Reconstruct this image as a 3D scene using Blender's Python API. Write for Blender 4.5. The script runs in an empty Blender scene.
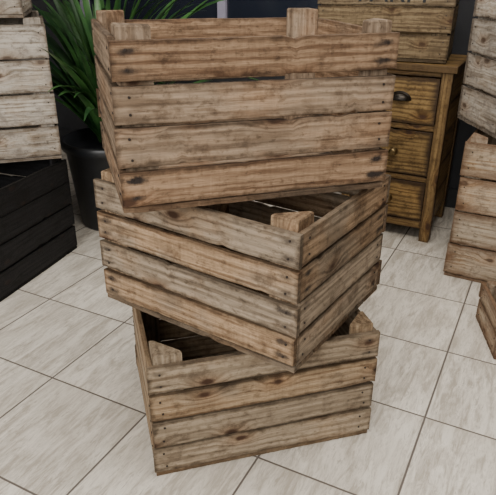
import bpy, math, random
from mathutils import Vector, Matrix, noise
scene=bpy.context.scene
COL=scene.collection
W_T=-0.470; A0=-0.13; B0=0.99; TS=0.341

# ------------------------------------------------------------ node helpers
def newmat(name):
    m=bpy.data.materials.new(name); m.use_nodes=True
    nt=m.node_tree; nt.nodes.clear()
    out=nt.nodes.new('ShaderNodeOutputMaterial'); b=nt.nodes.new('ShaderNodeBsdfPrincipled')
    nt.links.new(b.outputs[0],out.inputs[0])
    return m,nt,b
class NT:
    def __init__(s,nt): s.nt=nt
    def set(s,inp,v):
        if isinstance(v,bpy.types.NodeSocket): s.nt.links.new(v,inp)
        else:
            if hasattr(inp.default_value,'__len__') and not hasattr(v,'__len__'): v=(v,)*len(inp.default_value)
            if hasattr(inp.default_value,'__len__') and len(inp.default_value)==4 and len(v)==3: v=(*v,1)
            inp.default_value=v
    def math(s,op,a,b=0.0,c=None,clamp=False):
        n=s.nt.nodes.new('ShaderNodeMath'); n.operation=op; n.use_clamp=clamp
        s.set(n.inputs[0],a); s.set(n.inputs[1],b)
        if c is not None: s.set(n.inputs[2],c)
        return n.outputs[0]
    def attr(s,name):
        n=s.nt.nodes.new('ShaderNodeAttribute'); n.attribute_name=name; return n.outputs['Vector']
    def sep(s,v):
        n=s.nt.nodes.new('ShaderNodeSeparateXYZ'); s.set(n.inputs[0],v); return n.outputs
    def comb(s,x,y,z):
        n=s.nt.nodes.new('ShaderNodeCombineXYZ')
        for i,v in enumerate((x,y,z)): s.set(n.inputs[i],v)
        return n.outputs[0]
    def vmul(s,v,k):
        n=s.nt.nodes.new('ShaderNodeVectorMath'); n.operation='MULTIPLY'; s.set(n.inputs[0],v); s.set(n.inputs[1],k); return n.outputs[0]
    def vadd(s,v,k):
        n=s.nt.nodes.new('ShaderNodeVectorMath'); n.operation='ADD'; s.set(n.inputs[0],v); s.set(n.inputs[1],k); return n.outputs[0]
    def noise(s,v,scale,detail=4,rough=.55,dist=0.0):
        n=s.nt.nodes.new('ShaderNodeTexNoise'); s.set(n.inputs['Vector'],v)
        n.inputs['Scale'].default_value=scale; n.inputs['Detail'].default_value=detail
        n.inputs['Roughness'].default_value=rough; n.inputs['Distortion'].default_value=dist
        return n.outputs[0]
    def vor(s,v,scale):
        n=s.nt.nodes.new('ShaderNodeTexVoronoi'); n.voronoi_dimensions='2D'; s.set(n.inputs['Vector'],v); n.inputs['Scale'].default_value=scale
        return n.outputs[0],n.outputs['Color']
    def wave(s,v,scale,dist,detail=2):
        n=s.nt.nodes.new('ShaderNodeTexWave'); n.bands_direction='Y'; s.set(n.inputs['Vector'],v)
        n.inputs['Scale'].default_value=scale; n.inputs['Distortion'].default_value=dist
        n.inputs['Detail'].default_value=detail; n.inputs['Detail Scale'].default_value=1.2
        return n.outputs[1]
    def mapr(s,v,a,b,c=0.0,d=1.0):
        n=s.nt.nodes.new('ShaderNodeMapRange'); n.interpolation_type='SMOOTHSTEP'
        s.set(n.inputs[0],v); n.inputs[1].default_value=a; n.inputs[2].default_value=b
        n.inputs[3].default_value=c; n.inputs[4].default_value=d
        return n.outputs[0]
    def mix(s,f,a,b,bt='MIX'):
        n=s.nt.nodes.new('ShaderNodeMix'); n.data_type='RGBA'; n.blend_type=bt
        s.set(n.inputs[0],f); s.set(n.inputs[6],a); s.set(n.inputs[7],b); return n.outputs[2]
    def bump(s,h,strength,dist):
        n=s.nt.nodes.new('ShaderNodeBump'); s.set(n.inputs['Height'],h)
        n.inputs['Strength'].default_value=strength; n.inputs['Distance'].default_value=dist
        return n.outputs[0]
def srgb(r,g,b):
    f=lambda c:(c/255/12.92) if c/255<=.04045 else ((c/255+.055)/1.055)**2.4
    return (f(r),f(g),f(b))

def wood(name,light,dark,grey,greyamt=.5,knot=.8,stain=.8,burn=0.0,burncol=(.03,.015,.008),var=.25,rough=.8,white=0.0,whitecol=(.7,.68,.64),bumpk=.6,wv=.12,grime=1.0):
    m,nt,b=newmat(name); N=NT(nt)
    g=N.attr('gco'); bc=N.sep(N.attr('bco')); rn=N.sep(N.attr('brn'))
    kd,kc=N.vor(N.vmul(g,(5.0,10.0,10.0)),1.0)
    kcs=N.sep(kc)
    on=N.math('GREATER_THAN',kcs[0],.40)
    warp=N.math('MULTIPLY',N.math('SUBTRACT',N.noise(g,60,3),.5),.06)
    kd=N.math('ADD',kd,N.math('ADD',warp,N.math('MULTIPLY',kcs[1],.06)))
    kn=N.math('MULTIPLY',N.mapr(kd,.065,.145,1,0),on); kh=N.math('MULTIPLY',N.mapr(kd,.04,.38,1,0),on)
    gx=N.sep(g)
    gy=N.math('ADD',gx[1],N.math('MULTIPLY',kh,.022))
    gg=N.comb(gx[0],gy,gx[2])
    w=N.wave(N.vmul(gg,(.07,1,.5)),17,7.0,3)
    gr=N.noise(N.vmul(gg,(1.4,16,16)),2.2,5,.66,.4)
    gr2=N.noise(N.vmul(gg,(3.2,75,75)),2.0,5,.65,.2)
    fib=N.noise(N.vmul(g,(9,210,210)),2.0,3,.7)
    big=N.noise(N.vmul(g,(.6,1,1)),8,5,.62); big2=N.noise(N.vadd(g,(5,3,1)),18,6,.7)
    speck=N.noise(N.vmul(g,(.6,1,1)),90,4,.7)
    saw=N.noise(N.vmul(g,(150,10,10)),1.0,2,.5)
    f=N.math('ADD',N.math('MULTIPLY',w,wv),N.math('ADD',N.math('MULTIPLY',gr,.45),N.math('MULTIPLY',gr2,.55-wv*.5)))
    c=N.mix(N.mapr(f,.37,.64),dark,light)
    c=N.mix(N.mapr(fib,.38,.58,.48,0),c,N.mix(1.0,c,(.46,.42,.38),'MULTIPLY'))
    c=N.mix(N.mapr(saw,.4,.62,.22,0),c,N.mix(1.0,c,(.6,.56,.52),'MULTIPLY'))
    ga=N.math('MULTIPLY',N.mapr(N.math('ADD',big,N.math('MULTIPLY',N.math('SUBTRACT',rn[1],.5),.42)),.38,.62),greyamt)
    c=N.mix(ga,c,N.mix(N.mapr(f,.36,.62),N.mix(1.0,grey,(.42,.41,.39),'MULTIPLY'),grey))
    if white>0:
        wm=N.math('MULTIPLY',N.mapr(N.math('ADD',N.math('MULTIPLY',big2,.5),N.math('MULTIPLY',gr2,.5)),.40,.56),white)
        c=N.mix(wm,c,whitecol)
    c=N.mix(N.mapr(big2,.49,.67,0,.74*grime),c,N.mix(1.0,c,(.40,.36,.33),'MULTIPLY'))
    c=N.mix(N.mapr(speck,.54,.69,0,.6*grime),c,N.mix(1.0,c,(.33,.30,.27),'MULTIPLY'))
    c=N.mix(N.mapr(N.math('ADD',N.math('MULTIPLY',gr,.5),N.math('MULTIPLY',big,.5)),.52,.62,0,.74*grime),c,N.mix(1.0,c,(.40,.35,.30),'MULTIPLY'))
    c=N.mix(N.math('MULTIPLY',kh,.50*knot),c,N.mix(1.0,c,(.66,.44,.28),'MULTIPLY'))
    c=N.mix(N.math('MULTIPLY',kn,knot),c,(.050,.024,.013))
    # nail stains
    ax=N.math('MULTIPLY',N.math('SUBTRACT',bc[0],.026),.36)
    ay=N.math('SUBTRACT',N.math('ABSOLUTE',bc[1]),N.math('MULTIPLY',bc[2],.5))
    dd=N.math('SQRT',N.math('ADD',N.math('MULTIPLY',ax,ax),N.math('MULTIPLY',ay,ay)))
    dd=N.math('ADD',dd,N.math('MULTIPLY',N.math('SUBTRACT',big2,.5),.028))
    st=N.math('MULTIPLY',N.mapr(dd,.001,.0100,1,0),N.math('MULTIPLY',N.mapr(rn[2],.15,.7,.25,1),stain))
    c=N.mix(st,c,(.022,.016,.013))
    e=N.math('MINIMUM',bc[0],N.math('SUBTRACT',bc[2],N.math('ABSOLUTE',bc[1])))
    en=N.math('ADD',e,N.math('MULTIPLY',N.math('SUBTRACT',big2,.5),.045))
    c=N.mix(N.mapr(en,-.003,.011,.85,0),c,N.mix(1.0,c,(.26,.23,.20),'MULTIPLY'))
    if burn>0:
        e2=N.math('ADD',e,N.math('MULTIPLY',N.math('SUBTRACT',big,.5),.10))
        c=N.mix(N.mapr(e2,.0,.035,burn,0),c,burncol)
    bri=N.math('ADD',1-var/2,N.math('MULTIPLY',rn[0],var))
    c=N.mix(1.0,c,N.comb(bri,bri,bri),'MULTIPLY')
    N.set(b.inputs['Base Color'],c); b.inputs['Roughness'].default_value=rough
    b.inputs['Specular IOR Level'].default_value=.22
    h=N.math('ADD',N.math('MULTIPLY',fib,.5),N.math('ADD',N.math('MULTIPLY',f,.9),N.math('ADD',N.math('MULTIPLY',kn,-.5),N.math('MULTIPLY',saw,.3))))
    N.set(b.inputs['Normal'],N.bump(h,bumpk,.0028))
    return m
def plain(name,col,rough=.6,metal=0.0,nz=0.15,scale=20):
    m,nt,b=newmat(name); N=NT(nt)
    tc=nt.nodes.new('ShaderNodeTexCoord').outputs['Object']
    n=N.noise(tc,scale,4)
    c=N.mix(N.mapr(n,.3,.7,0,1),tuple(x*(1-nz) for x in col),tuple(min(1,x*(1+nz)) for x in col))
    N.set(b.inputs['Base Color'],c); b.inputs['Roughness'].default_value=rough; b.inputs['Metallic'].default_value=metal
    N.set(b.inputs['Normal'],N.bump(n,.1,.002))
    return m

# ------------------------------------------------------------ mesh builder
class MB:
    def __init__(s,seed): s.v=[];s.f=[];s.mi=[];s.g=[];s.b=[];s.r=[];s.R=random.Random(seed)
    def _push(s,pts,faces,g,b,mi):
        o=len(s.v); rr=(s.R.random(),s.R.random(),s.R.random())
        s.v+=pts; s.g+=g; s.b+=b; s.r+=[rr]*len(pts)
        for f in faces: s.f.append([i+o for i in f]); s.mi.append(mi)
    def board(s,c,lx,wy,L,Wd,T,mi=0,wob=.0008,ch=.0011,seg=None,tilt=0.0):
        lx=Vector(lx).normalized(); wy=Vector(wy).normalized(); 
        if tilt:
            q=Matrix.Rotation(tilt,3,lx.cross(wy)); lx=q@lx; wy=q@wy
        tz=lx.cross(wy); c=Vector(c)
        seg=seg or max(4,int(L/.012)//2*2)
        off=Vector((s.R.uniform(0,50),s.R.uniform(0,50),s.R.uniform(0,50)))
        pts=[];g=[];b=[]
        hw,ht=Wd/2,T/2
        cs=[(-hw+ch,-ht),(hw-ch,-ht),(hw,-ht+ch),(hw,ht-ch),(hw-ch,ht),(-hw+ch,ht),(-hw,ht-ch),(-hw,-ht+ch)]
        for i in range(seg+1):
            x=-L/2+L*i/seg
            du=noise.noise(Vector((x*6,0,0))+off)*wob*2+noise.noise(Vector((x*70,3,0))+off)*wob
            dl=noise.noise(Vector((x*6,7,0))+off)*wob*2+noise.noise(Vector((x*70,9,0))+off)*wob
            q1=noise.noise(Vector((x*30,31,0))+off); q2=noise.noise(Vector((x*30,47,0))+off)
            if q1>.42: du-=(q1-.42)*.018
            if q2>.42: dl+=(q2-.42)*.018
            dt=noise.noise(Vector((x*5,17,0))+off)*wob*.8
            for (yy,zz) in cs:
                y2=yy+(du if yy>0 else dl); z2=zz+dt
                pts.append(c+lx*x+wy*y2+tz*z2); g.append(Vector((x,yy,zz))+off)
                b.append((min(x+L/2,L/2-x),yy,hw))
        fs=[]
        for i in range(seg):
            for k in range(8):
                a=i*8+k; a2=i*8+(k+1)%8
                fs.append((a,a+8,a2+8,a2))
        fs.append(tuple(range(8))); fs.append(tuple(seg*8+k for k in reversed(range(8))))
        s._push(pts,fs,g,b,mi)
    def prism(s,poly,z0,z1,mi=0,jit=.0):
        off=Vector((s.R.uniform(0,50),s.R.uniform(0,50),s.R.uniform(0,50)))
        n=len(poly); pts=[];g=[];b=[]
        cx=sum(p[0] for p in poly)/n; cy=sum(p[1] for p in poly)/n
        H=z1-z0
        levels=[z0]+[z0+H*k/10 for k in range(1,10)]+[z1-.003,z1]
        for li,z in enumerate(levels):
            sh=.93 if li==len(levels)-1 else 1
            for (x,y) in poly:
                pts.append(Vector((cx+(x-cx)*sh,cy+(y-cy)*sh,z)))
                g.append(Vector((z,x,y))+off); b.append((.004+min(z1-z,.2)*.5,0,.1))
        fs=[]
        for i in range(len(levels)-1):
            for k in range(n):
                a=i*n+k;a2=i*n+(k+1)%n
                fs.append((a,a2,a2+n,a+n))
        fs.append(tuple(reversed(range(n)))); fs.append(tuple((len(levels)-1)*n+k for k in range(n)))
        s._push(pts,fs,g,b,mi)
    def disc(s,c,nrm,r,h,mi=1,n=8):
        nrm=Vector(nrm).normalized(); u=nrm.orthogonal().normalized(); v=nrm.cross(u); c=Vector(c)
        pts=[c+u*math.cos(2*math.pi*k/n)*r+v*math.sin(2*math.pi*k/n)*r for k in range(n)]
        pts+=[p+nrm*h for p in pts]
        fs=[tuple((k,(k+1)%n,n+(k+1)%n,n+k)) for k in range(n)]+[tuple(n+k for k in range(n))]
        s._push(pts,fs,[Vector(p) for p in pts],[(.2,0,.1)]*len(pts),mi)
    def obj(s,name,mats,parent=None):
        me=bpy.data.meshes.new(name); me.from_pydata([tuple(p) for p in s.v],[],s.f)
        for nm,dat in (('gco',s.g),('bco',s.b),('brn',s.r)):
            a=me.attributes.new(nm,'FLOAT_VECTOR','POINT'); flat=[]
            for d in dat: flat+=[d[0],d[1],d[2]]
            a.data.foreach_set('vector',flat)
        for m in mats: me.materials.append(m)
        me.polygons.foreach_set('material_index',s.mi); me.update()
        import bmesh
        bm=bmesh.new(); bm.from_mesh(me); bmesh.ops.recalc_face_normals(bm,faces=bm.faces); bm.to_mesh(me); bm.free()
        o=bpy.data.objects.new(name,me); COL.objects.link(o)
        if parent: o.parent=parent
        return o

iron=plain('rusty_iron',(.035,.025,.02),.6,.6,.4,300)
CR={}
def crate(name,L,D,h,g,pos,yaw,z,mats,seed,n=4,t=.012,gap=.0068,post=.060,anchor=None,nails=True,floor_boards=5):
    s=MB(seed); R=s.R
    zb=.013
    sw=(h-zb-(n-1)*gap)/n
    for i in range(n):
        zc=zb+sw/2+i*(sw+gap)
        for sy in (-1,1):
            dz=R.uniform(-.0015,.0015); ww=sw+R.uniform(-.004,.002)
            LL=L+R.uniform(-.005,.004); tl=R.uniform(-.006,.006)
            s.board((R.uniform(-.0015,.0015),sy*(D/2-t/2),zc+dz),(1,0,0),(0,0,1),LL,ww,t,tilt=tl)
            if nails:
                for sx in (-1,1):
                    for q in (-1,1):
                        s.disc((sx*(L/2-.026+R.uniform(-.004,.004)),sy*(D/2-.0006),zc+q*ww*.25+R.uniform(-.003,.003)),(0,sy,0),.0026,.0022)
        for sx in (-1,1):
            dz=R.uniform(-.0015,.0015); ww=sw+R.uniform(-.004,.002)
            s.board((sx*(L/2-t/2-.001),0,zc+dz),(0,1,0),(0,0,1),D-2*t-.001,ww,t,tilt=R.uniform(-.006,.006))
            if nails:
                for sy in (-1,1):
                    for q in (-1,1):
                        s.disc((sx*(L/2-.0016),sy*(D/2-.036+R.uniform(-.004,.004)),zc+q*ww*.25),(sx,0,0),.0026,.0022)
    for sx in (-1,1):
        for sy in (-1,1):
            x0=sx*(L/2-t-.0015); y0=sy*(D/2-t-.0015); p=post+R.uniform(-.004,.006)
            poly=[(x0,y0),(x0-sx*p,y0),(x0-sx*p,y0-sy*.008),(x0-sx*.008,y0-sy*p),(x0,y0-sy*p)]
            if sx*sy<0: poly=poly[::-1]
            s.prism(poly,zb,h+g,jit=.0)
    fb=(D-.004-(floor_boards-1)*.005)/floor_boards
    for i in range(floor_boards):
        y=-D/2+.002+fb/2+i*(fb+.005)
        s.board((0,y,zb/2-.0005),(1,0,0),(0,1,0),L-.004,fb,zb-.0015)
    o=s.obj(name,mats)
    if anchor:
        lx,ly=anchor[0]*L/2,anchor[1]*D/2
        pos=(pos[0]-(lx*math.cos(yaw)-ly*math.sin(yaw)),pos[1]-(lx*math.sin(yaw)+ly*math.cos(yaw)))
    o.location=(pos[0],pos[1],z); o.rotation_euler=(0,0,yaw)
    CR[o.name]=(pos,yaw,L,D,z,z+h+g)
    return o

pine=wood('weathered_pine_brown',(.345,.228,.140),(.135,.075,.040),(.285,.225,.165),.60,.95,1.0,var=.28)
pine2=wood('weathered_pine_grey',(.38,.262,.160),(.155,.093,.051),(.35,.29,.22),.70,1.0,.85,var=.32)
pine3=wood('weathered_pine_pale',(.42,.305,.19),(.19,.118,.064),(.35,.29,.215),.60,1.0,.6,var=.24,grime=.85)
pale=wood('whitewashed_pine',(.44,.36,.27),(.22,.165,.115),(.38,.33,.27),.7,.8,.3,white=.55,whitecol=(.54,.50,.44),burn=.35,burncol=(.10,.075,.055))
scorch=wood('scorched_pine',(.50,.37,.24),(.28,.17,.09),(.45,.38,.29),.5,.8,.3,white=.35,whitecol=(.56,.49,.39),burn=.6,burncol=(.12,.06,.03))
black=wood('black_stained_wood',(.016,.015,.016),(.006,.006,.007),(.014,.014,.015),.5,.2,.0,var=.3,rough=.6)
cabw=wood('scorched_cabinet_pine',(.32,.20,.075),(.12,.065,.022),(.22,.15,.065),.4,1.0,.0,burn=.9,burncol=(.028,.015,.008),rough=.5,wv=.25)
cabf=wood('honey_pine_frame',(.33,.21,.082),(.16,.09,.034),(.25,.17,.08),.35,1.0,.0,burn=.5,burncol=(.05,.027,.012),rough=.5,wv=.25)
toycr=wood('aged_crate_pine',(.28,.205,.115),(.11,.07,.036),(.21,.165,.11),.5,.8,.3,var=.3)

L,D,h,g=.556,.443,.317,.021
crate('wooden_crate',L,D,h,g,(-.009,1.319),.275,0.0,[pine3,iron],11)
crate('wooden_crate',L,D,h,g,(-.008,1.328),-.595,h+g+.0005,[pine2,iron],22)
crate('wooden_crate',L,D,h,g,(-.039,1.327),.305,2*(h+g)+.001,[pine,iron],37)

# background crates
crate('black_crate',.60,.45,.40,.02,(-.742,2.303),1.245,0,[black,iron],41,anchor=(1,-1),gap=.004)
crate('whitewashed_crate',.60,.45,.50,.02,(-.738,2.244),.33,.421,[pale,iron],42,anchor=(1,-1))
crate('whitewashed_crate',.50,.40,.40,.02,(-.80,2.22),.25,.942,[pale,iron],43,anchor=(1,-1))
crate('scorched_crate',.60,.42,.545,.02,(.784,2.075),-.5,0,[scorch,iron],44,anchor=(-1,-1))
crate('scorched_crate',.56,.33,.50,.02,(.873,2.035),.10,.567,[pale,iron],45,anchor=(-1,-1))
crate('scorched_crate',.34,.26,.14,.01,(.772,1.508),-.12,0,[scorch,iron],46,n=2,anchor=(-1,-1),post=.04)
tc=crate('stencilled_crate',.54,.36,.40,.015,(.785,2.42),-.36,.768,[toycr,iron],47,anchor=(1,-1))
cu=bpy.data.curves.new('stencil_text','FONT'); cu.body='FARM'; cu.size=.11; cu.extrude=.0006; cu.align_x='CENTER'
to=bpy.data.objects.new('stencil_text',cu); COL.objects.link(to); to.parent=tc
to.location=(.03,-.1812,.223); to.rotation_euler=(math.pi/2,0,0)
cu.materials.append(plain('black_ink',(.012,.012,.012),.8))

# ------------------------------------------------------------ chest of drawers
def chest():
    root=bpy.data.objects.new('chest_of_drawers',None); COL.objects.link(root)
    root.location=(.807,2.38,0); root.rotation_euler=(0,0,W_T)
    Wc,Dc,Hc=.42,.38,.764
    s=MB(71)
    for x in (-.0225,-Wc+.0225):
        for y in (.0225,Dc-.0225):
            s.board((x,y,(Hc-.025)/2),(0,0,1),(1,0,0),Hc-.025,.045,.045)
    nb=4; bw=(Dc+.035)/nb
    for i in range(nb):
        s.board((-Wc/2,-.02+bw/2+i*bw,Hc-.0125),(1,0,0),(0,1,0),Wc+.03,bw-.001,.025)
    for x in (-.012,-Wc+.012):
        for i in range(5):
            hh=(Hc-.03-.09)/5
            s.board((x,Dc/2,.09+hh/2+i*hh),(0,1,0),(0,0,1),Dc-.092,hh-.002,.014)
    for z in (.075,.285,.507,Hc-.036):
        s.board((-Wc/2,.02,z),(1,0,0),(0,0,1),Wc-.092,.022 if z>.1 else .035,.03)
    for i in range(3):
        s.board((-Wc/2,Dc-.012,.17+i*.22),(1,0,0),(0,0,1),Wc-.092,.2,.012)
    s.obj('frame',[cabf],root)
    for i,(z0,z1) in enumerate(((.095,.273),(.299,.494),(.520,.714))):
        s=MB(80+i); hh=(z1-z0)
        s.board((-Wc/2,.012,z0+hh/2),(1,0,0),(0,0,1),Wc-.096,hh-.004,.018)
        s.board((-Wc/2,.19,z0+.02),(1,0,0),(0,1,0),Wc-.12,.30,.01)
        s.obj('drawer_%d'%(i+1),[cabw],root)
    brass=plain('aged_brass',(.16,.11,.05),.35,.9,.3,60); dk=plain('dark_bronze',(.03,.025,.02),.35,.8,.3,60)
    import bmesh
    for i,z in enumerate((.184,.397,.628)):
        me=bpy.data.meshes.new('handle_%d'%(i+1)); bm=bmesh.new()
        if i<2:
            prof=[(.0,.0),(.017,.0),(.017,.003),(.008,.006),(.008,.014),(.015,.019),(.018,.025),(.016,.031),(.009,.034),(.0,.035)]
            n=20; rings=[]
            for (r,y) in prof:
                if r==0: rings.append([bm.verts.new((0,-y,0))])
                else: rings.append([bm.verts.new((r*math.cos(2*math.pi*k/n),-y,r*math.sin(2*math.pi*k/n))) for k in range(n)])
            for a,b2 in zip(rings,rings[1:]):
                for k in range(n):
                    if len(a)==1: bm.faces.new((a[0],b2[k],b2[(k+1)%n]))
                    elif len(b2)==1: bm.faces.new((a[k],a[(k+1)%n],b2[0]))
                    else: bm.faces.new((a[k],a[(k+1)%n],b2[(k+1)%n],b2[k]))
        else:
            nu,nv=20,8; grid=[]
            for a in range(nu+1):
                th=math.pi*a/nu; row=[]
                for q in range(nv+1):
                    ph=math.pi/2*q/nv
                    row.append(bm.verts.new((.042*math.cos(th)*math.cos(ph)+0,-.026*math.sin(ph)-.001,.030*math.sin(th)*math.cos(ph)-.012)))
                grid.append(row)
            for a in range(nu):
                for q in range(nv): bm.faces.new((grid[a][q],grid[a+1][q],grid[a+1][q+1],grid[a][q+1]))
            out=[bm.verts.new((.048*math.cos(math.pi*a/nu),-.001,.036*math.sin(math.pi*a/nu)-.012)) for a in range(nu+1)]
            for a in range(nu): bm.faces.new((grid[a][0],grid[a+1][0],out[a+1],out[a]))
        bmesh.ops.remove_doubles(bm,verts=bm.verts,dist=1e-5)
        bmesh.ops.recalc_face_normals(bm,faces=bm.faces)
        bm.to_mesh(me); bm.free()
        for p in me.polygons: p.use_smooth=True
        me.materials.append(brass if i<2 else dk)
        o=bpy.data.objects.new('handle_%d'%(i+1),me); COL.objects.link(o); o.parent=root
        o.location=(-Wc/2+.01,.002,z)
        if i==2:
            md=o.modifiers.new('s','SOLIDIFY'); md.thickness=.002
chest()

# ------------------------------------------------------------ potted plant
def blocked(w):
    for (pos,yaw,Lc,Dc,z0,z1) in CR.values():
        if z0-.02<w.z<z1+.02:
            dx,dy=w.x-pos[0],w.y-pos[1]
            lx=dx*math.cos(yaw)+dy*math.sin(yaw); ly=-dx*math.sin(yaw)+dy*math.cos(yaw)
            if abs(lx)<Lc/2+.03 and abs(ly)<Dc/2+.03: return True
    return w.x*-math.sin(W_T)+w.y*math.cos(W_T)>2.93
def plant():
    import bmesh
    PX,PY=-.635,2.64
    root=bpy.data.objects.new('potted_plant',None); COL.objects.link(root); root.location=(PX,PY,0)
    me=bpy.data.meshes.new('pot'); bm=bmesh.new()
    prof=[(.0,0),(.165,0),(.17,.01),(.205,.36),(.218,.365),(.223,.375),(.223,.40),(.217,.408),(.205,.405),(.20,.36),(.0,.355)]
    n=48; rings=[]
    for (r,z) in prof:
        if r==0: rings.append([bm.verts.new((0,0,z))])
        else: rings.append([bm.verts.new((r*math.cos(2*math.pi*k/n),r*math.sin(2*math.pi*k/n),z)) for k in range(n)])
    for a,b2 in zip(rings,rings[1:]):
        for k in range(n):
            if len(a)==1: bm.faces.new((a[0],b2[(k+1)%n],b2[k]))
            elif len(b2)==1: bm.faces.new((a[k],a[(k+1)%n],b2[0]))
            else: bm.faces.new((a[k],a[(k+1)%n],b2[(k+1)%n],b2[k]))
    bmesh.ops.recalc_face_normals(bm,faces=bm.faces); bm.to_mesh(me); bm.free()
    for p in me.polygons: p.use_smooth=True
    me.materials.append(plain('black_plastic',(.012,.013,.015),.4,0,.2))
    o=bpy.data.objects.new('pot',me); COL.objects.link(o); o.parent=root
    R=random.Random(5)
    vs=[];fs=[];cnt=0
    for i in range(1500):
        if cnt>=150: break
        az=R.uniform(0,2*math.pi); el=math.radians(R.uniform(30,88)); Ln=R.uniform(.35,.95)
        wd=R.uniform(.011,.024); r0=R.uniform(0,.07)
        p=Vector((r0*math.cos(az),r0*math.sin(az),.35+R.uniform(0,.15))); n=14
        drop=R.uniform(.3,1.6); tw=R.uniform(-.4,.4); lv=[]; bad=False
        for k in range(n+1):
            t=k/n; e=el-drop*t*t
            d=Vector((math.cos(e)*math.cos(az),math.cos(e)*math.sin(az),math.sin(e)))
            side=Vector((-math.sin(az),math.cos(az),0)); up=side.cross(d)*-1
            side=(side*math.cos(tw*t)+up*math.sin(tw*t))
            ww=wd*(math.sin(math.pi*min(1,(t*.92+.08))**.8)**.7 if t<.98 else .05)
            lv+= [p-side*ww+up*ww*.35, p.copy(), p+side*ww+up*ww*.35]
            if blocked(p+Vector((PX,PY,0))): bad=True;break
            p=p+d*(Ln/n)
        if bad: continue
        cnt+=1; o0=len(vs); vs+=lv
        for k in range(n):
            a=o0+k*3
            fs+=[(a,a+1,a+4,a+3),(a+1,a+2,a+5,a+4)]
    me=bpy.data.meshes.new('leaves'); me.from_pydata([tuple(v) for v in vs],[],fs)
    for p in me.polygons: p.use_smooth=True
    m,nt,b=newmat('green_leaf'); N=NT(nt); tcx=nt.nodes.new('ShaderNodeTexCoord').outputs['Object']
    c=N.mix(N.mapr(N.noise(tcx,6,3),.35,.65),(.010,.040,.010),(.045,.125,.030)); N.set(b.inputs['Base Color'],c); b.inputs['Roughness'].default_value=.42
    me.materials.append(m)
    o=bpy.data.objects.new('leaves',me); COL.objects.link(o); o.parent=root
plant()

# ------------------------------------------------------------ room (aligned with tile grid)
def box(name,a0,a1,b0,b1,z0,z1,mat,parent=None):
    vs=[(a,b,z) for z in (z0,z1) for b in (b0,b1) for a in (a0,a1)]
    fs=[(0,2,3,1),(4,5,7,6),(0,1,5,4),(2,6,7,3),(0,4,6,2),(1,3,7,5)]
    me=bpy.data.meshes.new(name); me.from_pydata(vs,[],fs); me.materials.append(mat)
    o=bpy.data.objects.new(name,me); COL.objects.link(o)
    if parent: o.parent=parent
    else: o.rotation_euler=(0,0,W_T)
    return o
m,nt,b=newmat('travertine_floor_tile'); N=NT(nt)
tcx=nt.nodes.new('ShaderNodeTexCoord').outputs['Object']; s3=N.sep(tcx)
ta=N.math('DIVIDE',N.math('SUBTRACT',s3[0],A0),TS); tb=N.math('DIVIDE',N.math('SUBTRACT',s3[1],B0),TS)
ia=N.math('FLOOR',ta); ib=N.math('FLOOR',tb); fa=N.math('SUBTRACT',ta,ia); fb=N.math('SUBTRACT',tb,ib)
ea=N.math('MINIMUM',fa,N.math('SUBTRACT',1,fa)); eb=N.math('MINIMUM',fb,N.math('SUBTRACT',1,fb))
e=N.math('MULTIPLY',N.math('MINIMUM',ea,eb),TS)
wn=nt.nodes.new('ShaderNodeTexWhiteNoise'); wn.noise_dimensions='3D'; N.set(wn.inputs['Vector'],N.comb(ia,ib,0))
ws=N.sep(wn.outputs['Color'])
off=N.vmul(wn.outputs['Color'],(37,29,11))
p=N.vadd(N.comb(s3[0],s3[1],0),off)
st1=N.noise(N.vmul(p,(24,4.5,1)),1.0,6,.66,1.2)
st2=N.noise(N.vmul(p,(95,16,1)),1.0,6,.75,.8)
cl=N.noise(p,5,4,.6)
f=N.math('ADD',N.math('MULTIPLY',st1,.5),N.math('MULTIPLY',st2,.5))
c=N.mix(N.mapr(f,.40,.58),srgb(166,156,142),srgb(221,213,200))
c=N.mix(N.mapr(st2,.54,.66,0,.7),c,srgb(143,133,119))
c=N.mix(N.mapr(cl,.35,.7,0,.30),c,srgb(190,181,167))
br=N.math('ADD',.90,N.math('MULTIPLY',ws[0],.10)); c=N.mix(1.0,c,N.comb(br,br,br),'MULTIPLY')
gm=N.mapr(e,.0020,.0034,1,0)
c=N.mix(gm,c,(.115,.095,.08))
N.set(b.inputs['Base Color'],c); b.inputs['Specular IOR Level'].default_value=.4
N.set(b.inputs['Roughness'],N.math('ADD',.40,N.math('ADD',N.math('MULTIPLY',gm,.4),N.math('MULTIPLY',st2,.2))))
N.set(b.inputs['Normal'],N.bump(N.math('ADD',N.math('MULTIPLY',gm,-1),N.math('MULTIPLY',f,.12)),.4,.002))
box('floor',-3.2,3.2,-2.0,3.2,-.05,0,m)
wallm=plain('charcoal_wall',(.025,.025,.028),.8,0,.2,6); wallp=plain('grey_plaster',(.30,.30,.31),.85,0,.1,6)
ceil=plain('white_ceiling',(.75,.74,.72),.9,0,.05,4)
trimm=plain('lilac_grey_trim',(.30,.28,.36),.6,0,.1,10)
BW=3.0
box('wall_back',-3.2,3.2,BW,BW+.1,0,2.6,wallm)
box('wall_left',-3.3,-3.2,-2.0,BW,0,2.6,wallm)
box('wall_right',3.2,3.3,-2.0,BW,0,2.6,wallp)
box('ceiling',-3.3,3.3,-2.0,BW+.1,2.6,2.65,ceil)
box('baseboard_back',-3.2,3.2,BW-.015,BW,0,.10,plain('dark_baseboard',(.02,.02,.022),.5))
win=bpy.data.objects.new('window_1',None); COL.objects.link(win); win.rotation_euler=(0,0,W_T)
gl,nt,b=newmat('dark_glass'); b.inputs['Base Color'].default_value=(.015,.018,.028,1); b.inputs['Roughness'].default_value=.08
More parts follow.
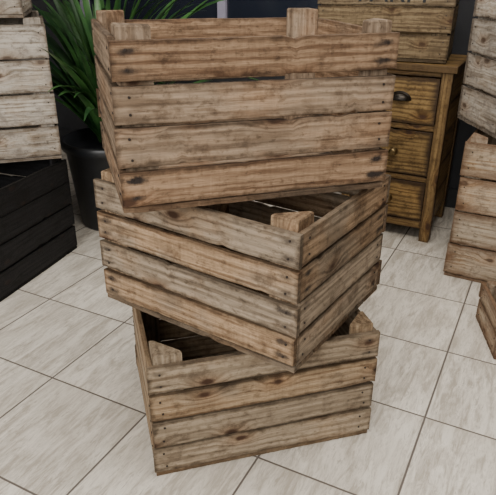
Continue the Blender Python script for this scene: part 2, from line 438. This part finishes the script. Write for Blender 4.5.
box('glass',-2.6,-.75,BW-.02,BW-.012,.72,2.0,gl,win)
for i,(a0,a1,z0,z1) in enumerate(((-2.66,-.69,.66,.72),(-2.66,-.69,2.0,2.06),(-2.66,-2.6,.72,2.0),(-.75,-.69,.72,2.0),(-1.7,-1.65,.72,2.0))):
    box('frame_%d'%i,a0,a1,BW-.04,BW,z0,z1,trimm,win)

# ------------------------------------------------------------ lights
def area(name,loc,tgt,sx,sy,en,col=(1,1,1)):
    l=bpy.data.lights.new(name,'AREA'); l.shape='RECTANGLE'; l.size=sx; l.size_y=sy; l.energy=en; l.color=col
    o=bpy.data.objects.new(name,l); COL.objects.link(o); o.location=loc
    o.rotation_euler=(Vector(tgt)-Vector(loc)).to_track_quat('-Z','Y').to_euler(); return o
area('shopfront_daylight',(-1.3,-1.3,1.9),(0,1.4,.4),2.2,1.6,115,(1,.985,.955))
area('added_ceiling_fill',(.3,1.0,2.55),(.3,1.0,0),1.4,.9,42,(1,.97,.92))  # added overhead fill above the crate stack, no fixture seen
area('added_ceiling_fill',(.4,2.5,2.55),(.4,2.5,0),1.2,.5,22,(1,.96,.90))  # second added fill, towards the back of the room, source unseen
wd=bpy.data.worlds.new('World'); scene.world=wd; wd.use_nodes=True
bg=wd.node_tree.nodes['Background']; bg.inputs[0].default_value=(1,.99,.97,1); bg.inputs[1].default_value=.5

# ------------------------------------------------------------ camera (fitted)
th,roll,f=.4428,-.0070,584.5
c,s_=math.cos(th),math.sin(th)
R=Vector((1,0,0)); U=Vector((0,s_,c)); Fw=Vector((0,c,-s_))
r2=R*math.cos(roll)-U*math.sin(roll); u2=R*math.sin(roll)+U*math.cos(roll)
M=Matrix((( r2.x,u2.x,-Fw.x,0),(r2.y,u2.y,-Fw.y,0),(r2.z,u2.z,-Fw.z,1.1),(0,0,0,1)))
cd=bpy.data.cameras.new('camera'); cd.sensor_width=36; cd.lens=36*f/496; cd.clip_start=.02
co=bpy.data.objects.new('camera',cd); COL.objects.link(co); co.matrix_world=M; scene.camera=co
